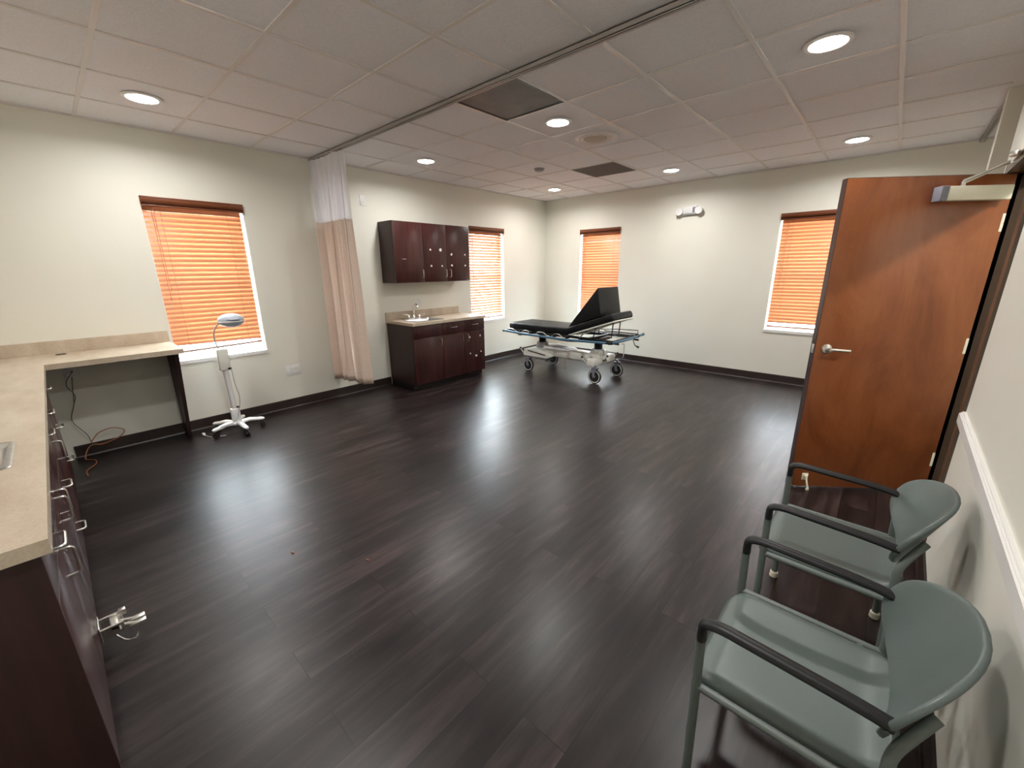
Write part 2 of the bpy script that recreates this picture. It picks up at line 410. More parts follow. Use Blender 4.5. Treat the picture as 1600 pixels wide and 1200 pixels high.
# ---------------------------------------------------------------- ceiling fittings
def make_light():
    root = empty('recessed_light', (0,0,H)); tag(root, None, 'ceiling light', 'round recessed ceiling lights')
    f = MB(); f.lathe([(.088,-.001),(.092,-.008),(.112,-.006),(.116,0),(.088,0)],(0,0,0)); f.build('trim_ring', M['white'], root)
    f = MB(); f.lathe([(.09,-.002),(.07,-.012),(.04,-.018),(.0,-.02)],(0,0,0)); f.build('lens', M['lamp'], root)
    return root
lamps = [((1,9),'lit recessed ceiling light nearest the far room corner, above the stretcher foot'),
 ((4,9),'lit recessed ceiling light in front of the back wall, left of the emergency light'),
 ((7,9),'lit recessed ceiling light nearest the top of the open door'),
 ((1,5),'lit recessed ceiling light above the hanging curtain and the wall cabinet'),
 ((4,5),'lit recessed ceiling light between the dark ceiling panel and the round diffuser'),
 ((7,5),'large bright recessed ceiling light at the upper right, nearest to the viewer'),
 ((1,1),'lit recessed ceiling light over the window with the floor lamp'),
 ((4,1),'recessed ceiling light cut off by the top edge, above the desk side of the track'),
 ((7,1),'recessed ceiling light overhead above the two green chairs')]
L0 = make_light()
def lampspot(i,j): return ((qx(i)+qx(i+1))/2, (py(j)+py(j-1))/2 )
for k,((i,j),lab) in enumerate(lamps):
    o = L0 if k == 0 else copy_tree(L0)
    x,y = lampspot(i,j); o.location = (x,y,H-.0055); o['label'] = lab
    ld = bpy.data.lights.new('lamp_light','AREA'); ld.shape='DISK'; ld.size=.16; ld.energy=5.6; ld.spread=R(165); ld.color=(1,.98,.95)
    lo = bpy.data.objects.new('lamp_light', ld); COL.objects.link(lo); lo.location=(x,y,H-.03)
o = copy_tree(L0); o.location=(6.3,-3.6,H-.0005); o['label']='added ceiling light, out of view in the hallway, brightening the door jamb'  # extra lamp added out of view so the door jamb is lit
ld = bpy.data.lights.new('lamp_light','AREA'); ld.shape='DISK'; ld.size=.16; ld.energy=10.5; ld.color=(1,.96,.91)  # disk source of the added hallway lamp
lo = bpy.data.objects.new('lamp_light', ld); COL.objects.link(lo); lo.location=(6.3,-3.6,H-.03)
def cell(i,j): return qx(i)+.013, qx(i+1)-.013, py(j)+.013, py(j+1)-.013
x0,x1,y0,y1 = cell(4,3)
root = empty('filter_panel', ((x0+x1)/2,(y0+y1)/2,H)); tag(root,'dark gray square ceiling panel beside the curtain track','ceiling panel')
w=(x1-x0)/2; h=(y1-y0)/2
f=MB(); f.box(-w,w,-h,h,-.002,.004); f.build('panel', M['filter'], root,0)
f=MB()
f.box(-w,w,-h,-h+.012,-.007,0);f.box(-w,w,h-.012,h,-.007,0);f.box(-w,-w+.012,-h,h,-.007,0);f.box(w-.012,w,-h,h,-.007,0)
f.build('panel_frame', M['black'], root,0)
x0,x1,y0,y1 = cell(3,7)
root = empty('return_grille', ((x0+x1)/2,(y0+y1)/2,H)); tag(root,'gray square perforated return grille in the ceiling near the back wall','vent')
w=(x1-x0)/2; h=(y1-y0)/2
f=MB(); f.box(-w,w,-h,h,-.003,.004)
for k in range(28):
    yy=-h+.02+k*(2*h-.04)/27; f.box(-w+.015,w-.015,yy-.003,yy+.003,-.008,-.002)
f.build('louvres', M['grille'], root,0)
f=MB(); f.box(-w,w,-h,-h+.012,-.009,0);f.box(-w,w,h-.012,h,-.009,0);f.box(-w,-w+.012,-h,h,-.009,0);f.box(w-.012,w,-h,h,-.009,0)
f.build('grille_frame', M['grille'], root,0)
root = empty('round_diffuser', (2.662,-2.70,H)); tag(root,'round white air diffuser in the middle of the ceiling','vent')
f=MB(); f.lathe([(.20,0),(.205,-.006),(.19,-.012),(.165,-.014),(.15,-.006)],(0,0,0)); f.lathe([(.145,-.004),(.14,-.012),(.12,-.016),(.11,-.006)],(0,0,0)); f.build('outer_ring', M['tee'], root)
f=MB(); f.lathe([(.105,0),(.10,-.02),(.07,-.026),(0,-.028)],(0,0,0)); f.build('center_disc', noisy('dusty_cream_disc',(.50,.44,.36),(.58,.52,.45),20,.6,0), root)
f=MB(); f.lathe([(.055,0),(.058,-.012),(.05,-.028),(.03,-.036),(0,-.037)],(0,0,0)); f.lathe([(.065,0),(.065,-.008),(.06,-.01)],(0,0,0))
o=f.build('smoke_detector', M['grayplastic'], None, loc=(1.50,-2.09,H)); tag(o,'small gray round smoke detector on the ceiling','smoke detector')

# curtain tracks
def track(pts, label):
    f=MB(); a,b2=pts
    if abs(a[0]-b2[0])>.5:
        f.box(a[0],b2[0],a[1]-.019,a[1]-.015,-.03,0); f.box(a[0],b2[0],a[1]+.015,a[1]+.019,-.03,0); f.box(a[0],b2[0],a[1]-.019,a[1]+.019,-.004,0)
        f.box(a[0],b2[0],a[1]-.019,a[1]-.006,-.03,-.027);f.box(a[0],b2[0],a[1]+.006,a[1]+.019,-.03,-.027)
    else:
        f.box(a[0]-.019,a[0]-.015,a[1],b2[1],-.03,0); f.box(a[0]+.015,a[0]+.019,a[1],b2[1],-.03,0); f.box(a[0]-.019,a[0]+.019,a[1],b2[1],-.004,0)
        f.box(a[0]-.019,a[0]-.006,a[1],b2[1],-.03,-.027);f.box(a[0]+.006,a[0]+.019,a[1],b2[1],-.03,-.027)
    o=f.build('curtain_track', mat('gray_anodised_track',(.50,.47,.46),.4,.3), None, 0, loc=(0,0,H-.006)); tag(o,label,'curtain track','ceiling curtain tracks')
track([(.0,-4.243),(5.33,-4.243)],'long curtain track crossing the whole ceiling, the tan curtain hangs from it')
track([(5.40,-1.54),(5.40,-.03)],'short curtain track on the ceiling behind the wall edge beside the door')
# privacy curtain
root = empty('privacy_curtain', (.40,-4.243,0)); tag(root,'tan privacy curtain with white mesh top, gathered at the left wall','curtain')
def fold(u, z):   # u 0..1 along the track
    s = 7.0
    amp = .085*(.55+.45*(1-z/2.7))*(.8+.3*math.sin(u*17)) 
    ph = u*s*2*PI + .7*math.sin(u*7.3)
    x = -.34 + u*.66 + .012*math.sin(ph*2+1) 
    fl = max(0,(2.06-z)/2.06)
    x += fl*(.12*u**2)
    y = amp*math.sin(ph) + .015*math.sin(u*31+z*1.1)
    return x,y
f=MB(); f.grid(lambda a,b2:(fold(a,2.05+b2*.635)[0],fold(a,2.05+b2*.635)[1],2.05+b2*.635),160,14); f.build('mesh_top', M['net'], root, 60, merge=False)
f=MB(); f.grid(lambda a,b2:(fold(a,.26+.05*a+b2*(1.80-.05*a))[0],fold(a,.26+b2*1.8)[1],.26+.05*a+b2*(1.80-.05*a)),160,24); o=f.build('cloth_panel', M['curtain'], root, 60, merge=False)
sm=o.modifiers.new('s','SOLIDIFY'); sm.thickness=.003
for k in range(12):
    u=k/11; x,y=fold(u,2.69); f=MB(); f.tube([(x,0,2.692),(x,y*.5,2.688),(x,y,2.678)],.003,6); f.build('carrier_hook', M['plwhite'], root)

# ---------------------------------------------------------------- wall plates, emergency light
def plate(loc, rz, label, group, kind='outlet', wide=1, cat='outlet'):
    root = empty('wall_outlet' if kind=='outlet' else 'wall_plate', loc, rz); tag(root,label,cat,group)
    w=.036*wide+(.01 if wide>1 else 0)
    f=MB(); f.box(-w,w,-.006,0,-.058,.058,.002); f.build('cover_plate', M['plwhite'], root)
    f=MB()
    for g in range(wide):
        cx=(g-(wide-1)/2)*.046
        for zc in (-.02,.02):
            if kind=='outlet': f.box(cx-.014,cx+.014,-.0085,-.005,zc-.013,zc+.013,.002)
    if kind!='outlet': f.box(-.012,.012,-.009,-.005,-.028,.028,.002)
    f.build('receptacle', M['enamel'], root)
    return root
plate((0,-4.75,.44),R(90),'white double outlet plate low on the left wall beside the curtain','wall plates',wide=2)
plate((0,-3.667,2.365),R(90),'white plate high on the left wall between curtain and hanging cabinet','wall plates','plate',cat='wall plate')
plate((0,-2.93,1.09),R(90),'white outlet above the sink between the cabinets','wall plates')
po=plate((0,-6.49,.755),R(90),'white outlet under the desk in the dark corner, with plugs in it','wall plates')
f=MB(); f.box(-.02,.02,-.045,-.005,.005,.04,.008); f.box(-.022,.02,-.05,-.005,-.045,-.01,.008); f.build('plug', M['plwhite'], po)
root=empty('emergency_light',(2.64,0,2.33)); tag(root,'white twin-head emergency light high on the back wall','emergency light')
f=MB(); f.box(-.10,.10,-.055,0,-.045,.055,.006); f.build('housing', M['plwhite'], root)
f=MB(); f.box(-.105,.105,-.045,-.0,-.062,-.045,.006); f.build('lower_tray', M['grayplastic'], root)
for s in (-1,1):
    f=MB(); f.lathe([(.05,-.085),(.052,-.07),(.045,-.035),(.02,-.012),(0,-.01)],(s*.135,0,-.012),'y',20); hd=f.build('lamp_head', M['plwhite'], root)
    f=MB(); f.lathe([(.0,-.080),(.045,-.078),(.047,-.074)],(s*.135,0,-.012),'y',20); f.build('lamp_face', M['grayplastic'], hd)
f=MB(); f.box(.045,.10,-.058,-.054,-.035,.04,.001); f.build('control_panel', M['slate'], root)

# ---------------------------------------------------------------- cabinets by the sink
def handle(parent, c, along, out, ln=.10, d=.032, r=.0045):
    """D pull: c = centre on the face, along / out = unit vectors"""
    c=Vector(c); a=Vector(along)*ln/2; o=Vector(out)*d
    f=MB(); f.tube(bend([c-a,c-a+o,c+a+o,c+a],.014,5),r,10); return f.build('handle', M['metal'], parent)
Z3=(0,0,1); X3=(1,0,0); Y3=(0,1,0)
YC0,YC1=-3.490,-2.235
root=empty('wall_cabinet',(0,(YC0+YC1)/2,1.38)); tag(root,'dark red wooden wall cabinet with three doors above the sink','cabinet')
h=(YC1-YC0)/2
f=MB(); f.box(0,.30,-h,h,0,.75,.001); f.build('body', M['cabdark'], root,0)
ds=[-h,-h+.445,-h+.835,h]
doors=[]
for k in range(3):
    f=MB(); f.box(.302,.321,ds[k]+.002,ds[k+1]-.002,.002,.748,.0015); dd=f.build('door', M['cab'], root); doors.append(dd)
    f=MB()
handle(doors[0],(.321,ds[1]-.04,.11),Z3,X3); handle(doors[1],(.321,ds[2]-.035,.11),Z3,X3); handle(doors[2],(.321,ds[2]+.045,.11),Z3,X3)
def blob(parent,x,y,z,r,ry=1.0):
    f=MB(); n=9; vs=[]
    a0=random.random()*6
    pts=[(y+r*ry*(.75+.4*random.random())*math.cos(2*PI*k/n+a0), z+r*(.75+.45*random.random())*math.sin(2*PI*k/n+a0)) for k in range(n)]
    f.extrude_x(pts,x-.0005,x+.0022); o=f.build('adhesive_residue', M['putty'], parent,0); return o
y1_,y2_=ds[1],ds[2]
for (dk,y,z,r) in [(1,y1_+.115,.42,.014),(1,y1_+.285,.42,.022),(1,y1_+.115,.21,.015),(1,y1_+.30,.21,.012),(2,y2_+.085,.365,.018),(2,y2_+.335,.365,.014),(2,y2_+.085,.215,.017),(2,y2_+.335,.215,.013)]:
    blob(doors[dk],.321,y,z,r)
f=MB(); f.tube(spline([(.322,ds[0]+.11,.30),(.3225,ds[0]+.135,.293),(.322,ds[0]+.17,.296)],5),.0022,6); f.build('scratch_mark', M['putty'], doors[0])

CZ=.89     # sink counter height
root=empty('base_cabinet',(0,(YC0+YC1)/2,0)); tag(root,'dark red wooden base cabinet under the small sink counter','cabinet')
f=MB(); t_=.018; zt_=CZ-.036
f.box(.002,.575,-h,-h+t_,.075,zt_); f.box(.002,.575,h-t_,h,.075,zt_); f.box(.002,.575,-h+t_,h-t_,.075,.093); f.box(.002,.012,-h+t_,h-t_,.093,zt_); f.box(.555,.575,-h+t_,h-t_,.093,zt_); f.build('body', M['cabdark'], root,0)
f=MB(); f.box(.002,.52,-h+.004,h-.004,0,.078); f.build('toe_kick', M['toe'], root,0)
bs=[-h,-h+.47,-h+.86,h]
fr=.577; zt=CZ-.042
f=MB(); f.box(fr,fr+.019,bs[0]+.002,bs[1]-.002,.69,zt,.0015); f.build('false_front', M['cab'], root)
drs=[]
for k in range(3):
    f=MB(); f.box(fr,fr+.019,bs[k]+.002,bs[k+1]-.002,.078,.685,.0015); dd=f.build('door', M['cab'], root); drs.append(dd)
for k in (1,2):
    f=MB(); f.box(fr,fr+.019,bs[k]+.002,bs[k+1]-.002,.69,zt,.0015); dr=f.build('drawer', M['cab'], root)
    handle(dr,(fr+.019,(bs[k]+bs[k+1])/2,.78),Y3,X3)
handle(drs[0],(fr+.019,bs[1]-.04,.60),Z3,X3); handle(drs[1],(fr+.019,bs[2]-.05,.60),Z3,X3); handle(drs[2],(fr+.019,bs[2]+.05,.60),Z3,X3)
for (y,z,r,ry) in [(bs[2]+.10,.60,.015,1),(bs[2]+.305,.60,.014,1),(bs[2]+.10,.36,.014,1),(bs[2]+.215,.31,.014,1.7),(bs[2]+.315,.36,.012,1)]:
    blob(drs[2],fr+.019,y,z,r,ry)
# counter with a hole for the sink
SX0,SX1,SY0,SY1=.115,.50,-3.36,-2.93
root=empty('sink_countertop',(0,0,0)); tag(root,'beige stone-look countertop with short backsplash on the small base cabinet','countertop')
f=MB(); a,b2=YC0-.012,YC1+.012; z0,z1=CZ-.035,CZ; cx=.622
f.box(0,SX0,a,b2,z0,z1); f.box(SX1,cx,a,b2,z0,z1); f.box(SX0,SX1,a,SY0,z0,z1); f.box(SX0,SX1,SY1,b2,z0,z1)
f.build('worktop', M['counter'], root,0)
f=MB(); f.box(0,.02,a,b2,CZ,CZ+.10,.002); f.build('backsplash', M['counter'], root,0)
def make_sink(name,x0,x1,y0,y1,z,depth,label,rim=.022,rear=0.0,tap=None):
    root=empty(name,((x0+x1)/2,(y0+y1)/2,z)); tag(root,label,'sink')
    a,b2=(x1-x0)/2,(y1-y0)/2
    def rr(hx,hy,r,n=5):
        pts=[]
        for (sx,sy,a0) in ((1,1,0),(-1,1,90),(-1,-1,180),(1,-1,270)):
            for k in range(n+1):
                t=R(a0+90*k/n); pts.append((sx*(hx-r)+r*math.cos(t), sy*(hy-r)+r*math.sin(t)))
        return pts
    lv=[(a+rim,b2+rim,.03,.0015),(a+rim-.004,b2+rim-.004,.028,.004),(a-.004,b2-.004,.04,.003),(a-.012,b2-.012,.045,-.01),(a-.025,b2-.025,.06,-depth+.02),(a-.05,b2-.05,.06,-depth),(.03,.03,.028,-depth-.003)]
    f=MB(); rings=[[f.bm.verts.new((p[0],p[1],zz)) for p in rr(hx,hy,r)] for hx,hy,r,zz in lv]
    n=len(rings[0])
    for i in range(len(rings)-1):
        for k in range(n): f.bm.faces.new((rings[i][k],rings[i][(k+1)%n],rings[i+1][(k+1)%n],rings[i+1][k]))
    f.bm.faces.new(rings[-1]); f.build('basin', M['steel'], root, 40)
    f=MB(); f.lathe([(.028,0),(.026,.003),(.018,.001),(0,.0)],(0,0,-depth-.002)); f.build('drain', M['chrome'], root)
    return root
make_sink('sink',SX0+.075,SX1,SY0,SY1,CZ,.15,'stainless steel sink set in the small beige counter')
root=empty('faucet',(.145,-3.145,CZ+.002)); tag(root,'chrome gooseneck faucet with wrist blade handles at the small sink','faucet')
f=MB(); f.box(-.025,.025,-.10,.10,0,.012,.005); f.build('deck_plate', M['chrome'], root)
f=MB(); f.lathe([(.022,.01),(.02,.03),(.012,.045),(.011,.06)],(0,0,0)); f.tube(spline([(0,0,.05),(0,0,.13),(.012,0,.175),(.05,0,.20),(.09,0,.18),(.10,0,.145)],7),.011,12); f.build('spout', M['chrome'], root)
for s in (-1,1):
    f=MB(); f.lathe([(.018,.01),(.018,.04),(.012,.05),(.012,.06),(.0,.063)],(0,s*.085,0),'z',16)
    f.tube([(0,s*.085,.056),(.02,s*.12,.06),(.035,s*.19,.072)] if s<0 else [(0,s*.085,.056),(.05,s*.09,.058),(.10,s*.10,.062)],[.008,.007,.009],10,1.4); f.build('blade_handle', M['chrome'], root)

# ---------------------------------------------------------------- desk / long counter at the left
DZ=.915; RY=-6.60
root=empty('corner_countertop',(0,0,0)); tag(root,'beige stone-look corner countertop along the left wall and foreground','countertop')
f=MB(); z0,z1=DZ-.04,DZ
hx0,hx1,hy0,hy1=2.56,2.885,-7.06,-6.69
f.box(0,.605,RY,-5.80,z0,z1); f.box(0,hx0,YB,RY,z0,z1); f.box(hx1,3.55,YB,RY,z0,z1); f.box(hx0,hx1,hy1,RY,z0,z1); f.box(hx0,hx1,YB,hy0,z0,z1)
f.build('worktop', M['counter'], root,0)
f=MB(); f.box(0,.02,YB,-5.80,DZ,DZ+.10,.002); f.box(0.02,3.55,YB,YB+.02,DZ,DZ+.10,.002); f.build('backsplash', M['counter'], root,0)
f=MB(); f.lathe([(.032,.0),(.032,.003),(.026,.003),(.024,.0008),(0,.0008)],(.125,-6.505,DZ)); f.build('cable_grommet', M['black'], root)
make_sink('sink',hx0,hx1,hy0,hy1,DZ,.17,'stainless steel sink at the left edge in the long foreground counter',rim=.012)
root=empty('desk_support_panel',(0,-5.83,0)); tag(root,'dark tapered support panel under the end of the beige desk','desk support')
f=MB(); f.extrude_y([(0,.0),(.14,.0),(.44,.875),(0,.875)],-.014,.014); f.build('panel', M['cabdark'], root,0)
# base units of the run: fronts face +y
def base_unit(x0,x1,label,kind):
    root=empty('base_cabinet',((x0+x1)/2,-6.9,0)); tag(root,label,'cabinet','long counter base cabinets')
    w=(x1-x0)/2
    f=MB(); zt_=DZ-.041
    f.box(-w+.001,-w+.019,-.30,.255,.10,zt_); f.box(w-.019,w-.001,-.30,.255,.10,zt_); f.box(-w+.019,w-.019,-.30,.255,.10,.118); f.box(-w+.019,w-.019,-.30,-.29,.118,zt_); f.box(-w+.019,w-.019,.235,.255,.118,zt_); f.build('body', M['cabdark'], root,0)
    f=MB(); f.box(-w+.001,w-.001,-.30,.20,0,.10); f.build('toe_kick', M['toe'], root,0)
    F0,F1=.257,.276
    if x1>3.5:
        f=MB(); f.box(w-.0005,w+.018,-.31,.278,0,DZ-.0405,.0008); f.build('end_panel', M['cabdark'], root,0)
    def fp(nm,a,b_,z0,z1):
        f=MB(); f.box(a+.0015,b_-.0015,F0,F1,z0,z1,.0012); return f.build(nm, M['cab'], root)
    top=DZ-.045
    if kind=='drawers':
        zs=[.105,.36,.60,.735,top] if w<.25 else [.105,.36,.60,top]
        for i in range(len(zs)-1):
            d=fp('drawer',-w,w,zs[i],zs[i+1]-.003); handle(d,(0,F1,zs[i+1]-.06),X3,Y3)
    elif kind=='doordrawer_l' or kind=='doordrawer_r':
        d=fp('drawer',-w,w,.70,top); handle(d,(0,F1,.785),X3,Y3)
        d=fp('door',-w,w,.105,.697); s=1 if kind[-1]=='r' else -1; handle(d,(s*(w-.04)+(.03 if w<.24 else 0),F1,.63),Z3,Y3)
    else:
        fp('false_front',-w,w,.70,top)
        for s in (-1,1):
            d=fp('door',min(0,s*w),max(0,s*w),.105,.697); handle(d,(s*.04-.03,F1,.655),Z3,Y3)
    return root
base_unit(3.06,3.512,'nearest dark cabinet of the foreground counter, with large handles','doordrawer_l')
base_unit(2.37,3.06,'double-door dark cabinet under the foreground sink','sink')
base_unit(1.86,2.37,'dark drawer cabinet next to the foreground sink cabinet','drawers')
base_unit(1.25,1.86,'dark cabinet in the middle of the long counter','doordrawer_r')
base_unit(.63,1.25,'dark cabinet at the far end of the long counter, by the desk','drawers')
# foot pedal valve
root=empty("foot_pedal_valve",(2.79,-6.618,0)); tag(root,'metal foot pedal valve sticking out at the base of the foreground cabinet','foot pedal')
f=MB(); f.box(-.05,.05,-.005,.0,.08,.15,.001); f.box(-.045,-.035,0,.07,.09,.135); f.box(.035,.045,0,.07,.09,.135); f.box(-.045,.045,.03,.055,.115,.13,.002); f.build('bracket', M['metal'], root)
f=MB(); f.cyl((-.06,.055,.11),(.06,.055,.11),.006,10); f.build('pivot_rod', M['metal'], root)
for s in (-1,1):
    f=MB(); f.tube([(s*.016,.05,.11),(s*.016,.075,.10),(s*.018,.10,.088)],.006,8); ar=f.build('pedal_arm', M['metal'], root)
    f=MB(); f.box(s*.018-.013,s*.018+.013,.080,.137,.078,.09,.003); f.build('pedal_pad', M['metal'], ar)
f=MB(); f.box(-.05,-.025,.06,.085,.12,.145,.004); f.build('valve_cap', M['metal'], root)
f=MB(); f.tube(spline([(.03,.03,.10),(.06,.06,.06),(.05,.09,.04),(.03,.10,.045)],6),.004,8); f.build('return_spring', M['chrome'], root)

# cords under the desk
f=MB(); P=[(.03,-6.47,.80),(.03,-6.50,.62),(.02,-6.52,.48),(.03,-6.56,.34),(.05,-6.50,.20),(.06,-6.49,.12)]
f.tube(spline(P,8),.003,6); f.tube(spline([(.045,-6.47,.76),(.06,-6.53,.66),(.04,-6.50,.55),(.03,-6.52,.48)],6),.0025,6)
tag(f.build('power_cord', mat('gray_cord',(.12,.09,.08),.5)),'thin gray cord hanging from the outlet under the desk','cord')
f=MB(); loop=[(.06,-6.49,.13),(.07,-6.43,.20),(.07,-6.34,.22),(.075,-6.27,.18),(.08,-6.31,.13),(.085,-6.42,.10),(.08,-6.49,.11),(.09,-6.53,.07),(.13,-6.55,.012),(.19,-6.50,.006),(.30,-6.50,.006),(.42,-6.56,.006),(.55,-6.56,.006)]
f.tube(spline(loop,8),.004,6); tag(f.build('orange_cord', M['orange']),'orange cord looped against the baseboard under the desk','cord')

# ---------------------------------------------------------------- mobile exam lamp
root=empty('exam_lamp',(.365,-5.475,0)); tag(root,'white mobile exam lamp with gooseneck on a wheeled five-leg base','floor lamp')
f=MB(); f.lathe([(.0,.07),(.045,.07),(.06,.08),(.06,.095),(.04,.11),(.0,.112)],(0,0,0)); f.build('base_hub', M['plwhite'], root)
for ang in (-74,5,80,152,224):
    a=R(ang); c,s=math.cos(a),math.sin(a)
    f=MB(); f.tube([(c*.03,s*.03,.09),(c*.11,s*.11,.10),(c*.17,s*.17,.088),(c*.215,s*.215,.084),(c*.235,s*.235,.082)],[.024,.022,.019,.018,.010],10,1.2); lg=f.build('base_leg', M['plwhite'], root)
    f=MB(); q=Vector((c*.21,s*.21,0)); px_=Vector((-s,c,0))
    for sd in (-1,1):
        cc=q+px_*.011*sd; f.tube([cc+px_*(-.007),cc+px_*.007],.025,16)
        for vv in f.bm.verts: pass
    f2=MB(); f2.merge(f,Matrix.Translation((0,0,.025))); f2.cyl(q+Vector((0,0,.03)),q+Vector((0,0,.075)),.006,8); f2.box(q.x-.012,q.x+.012,q.y-.012,q.y+.012,.045,.06,.003)
    f2.build('caster', M['black'], lg)
f=MB(); f.box(-.028,.032,-.036,.036,.10,.24,.008); f.build('pole_socket', M['plwhite'], root)
f=MB(); f.tube([(0,0,.20),(.0,-.01,.66)],.024,16); f.build('pole', M['plwhite'], root)
f=MB(); f.cyl((.02,.012,.645),(.04,.03,.645),.011,12); f.cyl((.02,.02,.255),(.04,.035,.255),.009,10); f.build('cord_clip', M['black'], root)
f=MB(); f.tube(spline([(.04,.03,.645),(.045,.035,.5),(.05,.05,.38),(.045,.045,.30),(.04,.035,.255),(.06,.0,.16),(.09,-.04,.13),(.10,-.12,.12),(.05,-.16,.10)],6),.0035,6); f.build('power_cord', M['grayplastic'], root)
f=MB(); f.box(-.03,.03,-.055,.035,.63,.84,.012,3); f.build('control_box', M['enamel'], root)
f=MB(); f.tube(spline([(0,-.03,.83),(.0,-.045,.93),(.0,-.04,1.0),(.0,-.005,1.06),(.01,.03,1.085)],7),.0065,10); f.build('gooseneck', M['grayplastic'], root)
f=MB()
sph=[( math.sin(PI*k/12), -math.cos(PI*k/12)) for k in range(13)]
f.lathe([(max(.0001,r_)*.5,h_*.5) for r_,h_ in sph],(0,0,0),'z',24)
for v in f.bm.verts: v.co = Vector((v.co.x*.19, v.co.y*.22+.115, v.co.z*.13+1.095))
hd=f.build('lamp_head', M['bluelight'], root, 60, merge=False)
f=MB(); f.tube([(.0+.088*math.cos(t),.115+.103*math.sin(t),1.088) for t in [2*PI*k/28 for k in range(28)]],.009,8,closed=True); f.build('rim', M['plwhite'], hd)
f=MB(); f.tube([(.07,.06,1.105),(.092,.10,1.105),(.088,.16,1.105)],.010,8); f.build('switch_strip', M['slate'], hd)
f=MB(); f.tube(spline([(.42,-5.60,.006),(.36,-5.70,.005),(.27,-5.735,.006)],6),.0035,6); f.box(.205,.245,-5.75,-5.725,.0,.02,.004); f.box(.245,.27,-5.745,-5.73,.004,.016,.003)
tag(f.build('lamp_plug', M['plwhite']),'white power plug of the exam lamp lying on the floor by its wheels','plug')

# ---------------------------------------------------------------- stretcher
GX,GY=1.57,-1.39
g=empty('hospital_stretcher',(GX,GY,0)); tag(g,'wheeled hospital stretcher with black mattress, blue side rails and raised head','stretcher')
# wheels
for (wx_,wy_) in ((-.585,-.285),(.59,-.27),(.635,.275),(-.56,.325)):
    sgn = -1 if wy_<0 else 1
    f=MB(); f.lathe([(.084,-.017),(.096,-.017),(.100,-.009),(.100,.009),(.096,.017),(.084,.017)],(wx_,wy_,.1),'y',32); w_=f.build('wheel', M['tire'], g)
    f=MB(); f.lathe([(.0,-.020),(.018,-.020),(.02,-.013),(.072,-.010),(.085,-.016),(.085,.016),(.072,.010),(.02,.013),(.018,.02),(0,.02)],(wx_,wy_,.1),'y',28); f.build('wheel_disc', mat('gray_wheel_hub',(.42,.42,.43),.4) if 'gray_wheel_hub' not in bpy.data.materials else bpy.data.materials['gray_wheel_hub'], w_)
    f=MB()
    for q in (-1,1): f.lathe([(.074,q*.0135),(.078,q*.0205),(.086,q*.0195),(.087,q*.016)],(wx_,wy_,.1),'y',28)
    f.build('wheel_rim', M['enamel'], w_)
    f=MB()
    for (a_,b_) in ((wy_-.028,wy_-.022),(wy_+.022,wy_+.028)): f.extrude_y([(wx_-.016,.088),(wx_+.010,.088),(wx_+.012,.15),(wx_+.04,.215),(wx_-.04,.215),(wx_-.03,.15)],a_,b_)
    f.box(wx_-.035,wx_+.045,wy_-.028,wy_+.028,.205,.222,.003); f.cyl((wx_,wy_,.22),(wx_,wy_,.25),.02,12); f.build('caster_fork', M['slate'], g)
# base
f=MB()
f.box(-.42,.47,-.10,.10,.235,.37,.02,3); f.build('base_beam', M['enamel'], g)
f=MB()                                          # head end cross box
f.box(.47,.585,-.30,.30,.235,.335,.012,3); f.build('base_end', M['enamel'], g)
f=MB(); f.box(.40,.56,-.12,.12,.32,.415,.015,3); f.build('column_shroud', M['enamel'], g)
f=MB(); f.box(.584,.588,-.06,.045,.27,.295,.001); f.build('label_plate', M['cabdark'], g)
f=MB()
f.extrude_y([(-.67,.245),(-.66,.345),(-.45,.355),(-.20,.30),(-.16,.275),(-.22,.245)],-.30,-.20)
f.extrude_y([(-.67,.245),(-.66,.345),(-.45,.355),(-.20,.30),(-.16,.275),(-.22,.245)],.20,.34)
f.box(-.67,-.40,-.29,.33,.25,.345,.01); f.build('base_end', M['enamel'], g,30)
f=MB(); f.extrude_y([(-.58,.318),(-.58,.334),(-.25,.300),(-.25,.284)],-.304,-.299); f.build('label_stripe', M['cabdark'], g,0)
f=MB(); f.extrude_y([(-.50,.245),(-.24,.245),(-.28,.18),(-.44,.175)],-.27,-.12); f.build('battery_tray', M['grayplastic'], g)
f=MB(); f.extrude_y([(-.42,.36),(-.40,.395),(-.02,.385),(.04,.365)],-.13,.13); f.build('base_cover', M['plwhite'], g)
f=MB(); f.extrude_y([(-.30,.394),(-.10,.391),(-.10,.388),(-.30,.391)],-.08,.08); f.build('cover_recess', M['slate'], g,0)
# columns
for cx in (-.53,.47):
    f=MB(); f.lathe([(.10,.345),(.095,.40),(.085,.43),(.07,.435)],(cx,0,0),'z',20); f.build('column_collar', M['grayplastic'], g)
    f=MB(); f.lathe([(.062 if k%2 else .050,.43+.012*k) for k in range(13)],(cx,0,0),'z',20); f.build('column', M['dark'], g, 20)
    f=MB(); f.box(cx-.10,cx+.10,-.16,.16,.565,.60,.005); f.build('column_head', M['dark'], g)
# deck frame
f=MB()
for y in (-.27,.27): f.box(-.98,.86,y-.015,y+.015,.595,.62,.003)
for x in (-.97,-.53,.0,.47,.84): f.box(x-.015,x+.015,-.27,.27,.598,.618)
f.build('deck_frame', M['dark'], g)
f=MB(); f.box(-.97,.14,-.275,.275,.62,.628); f.build('litter_top', M['dark'], g,0)
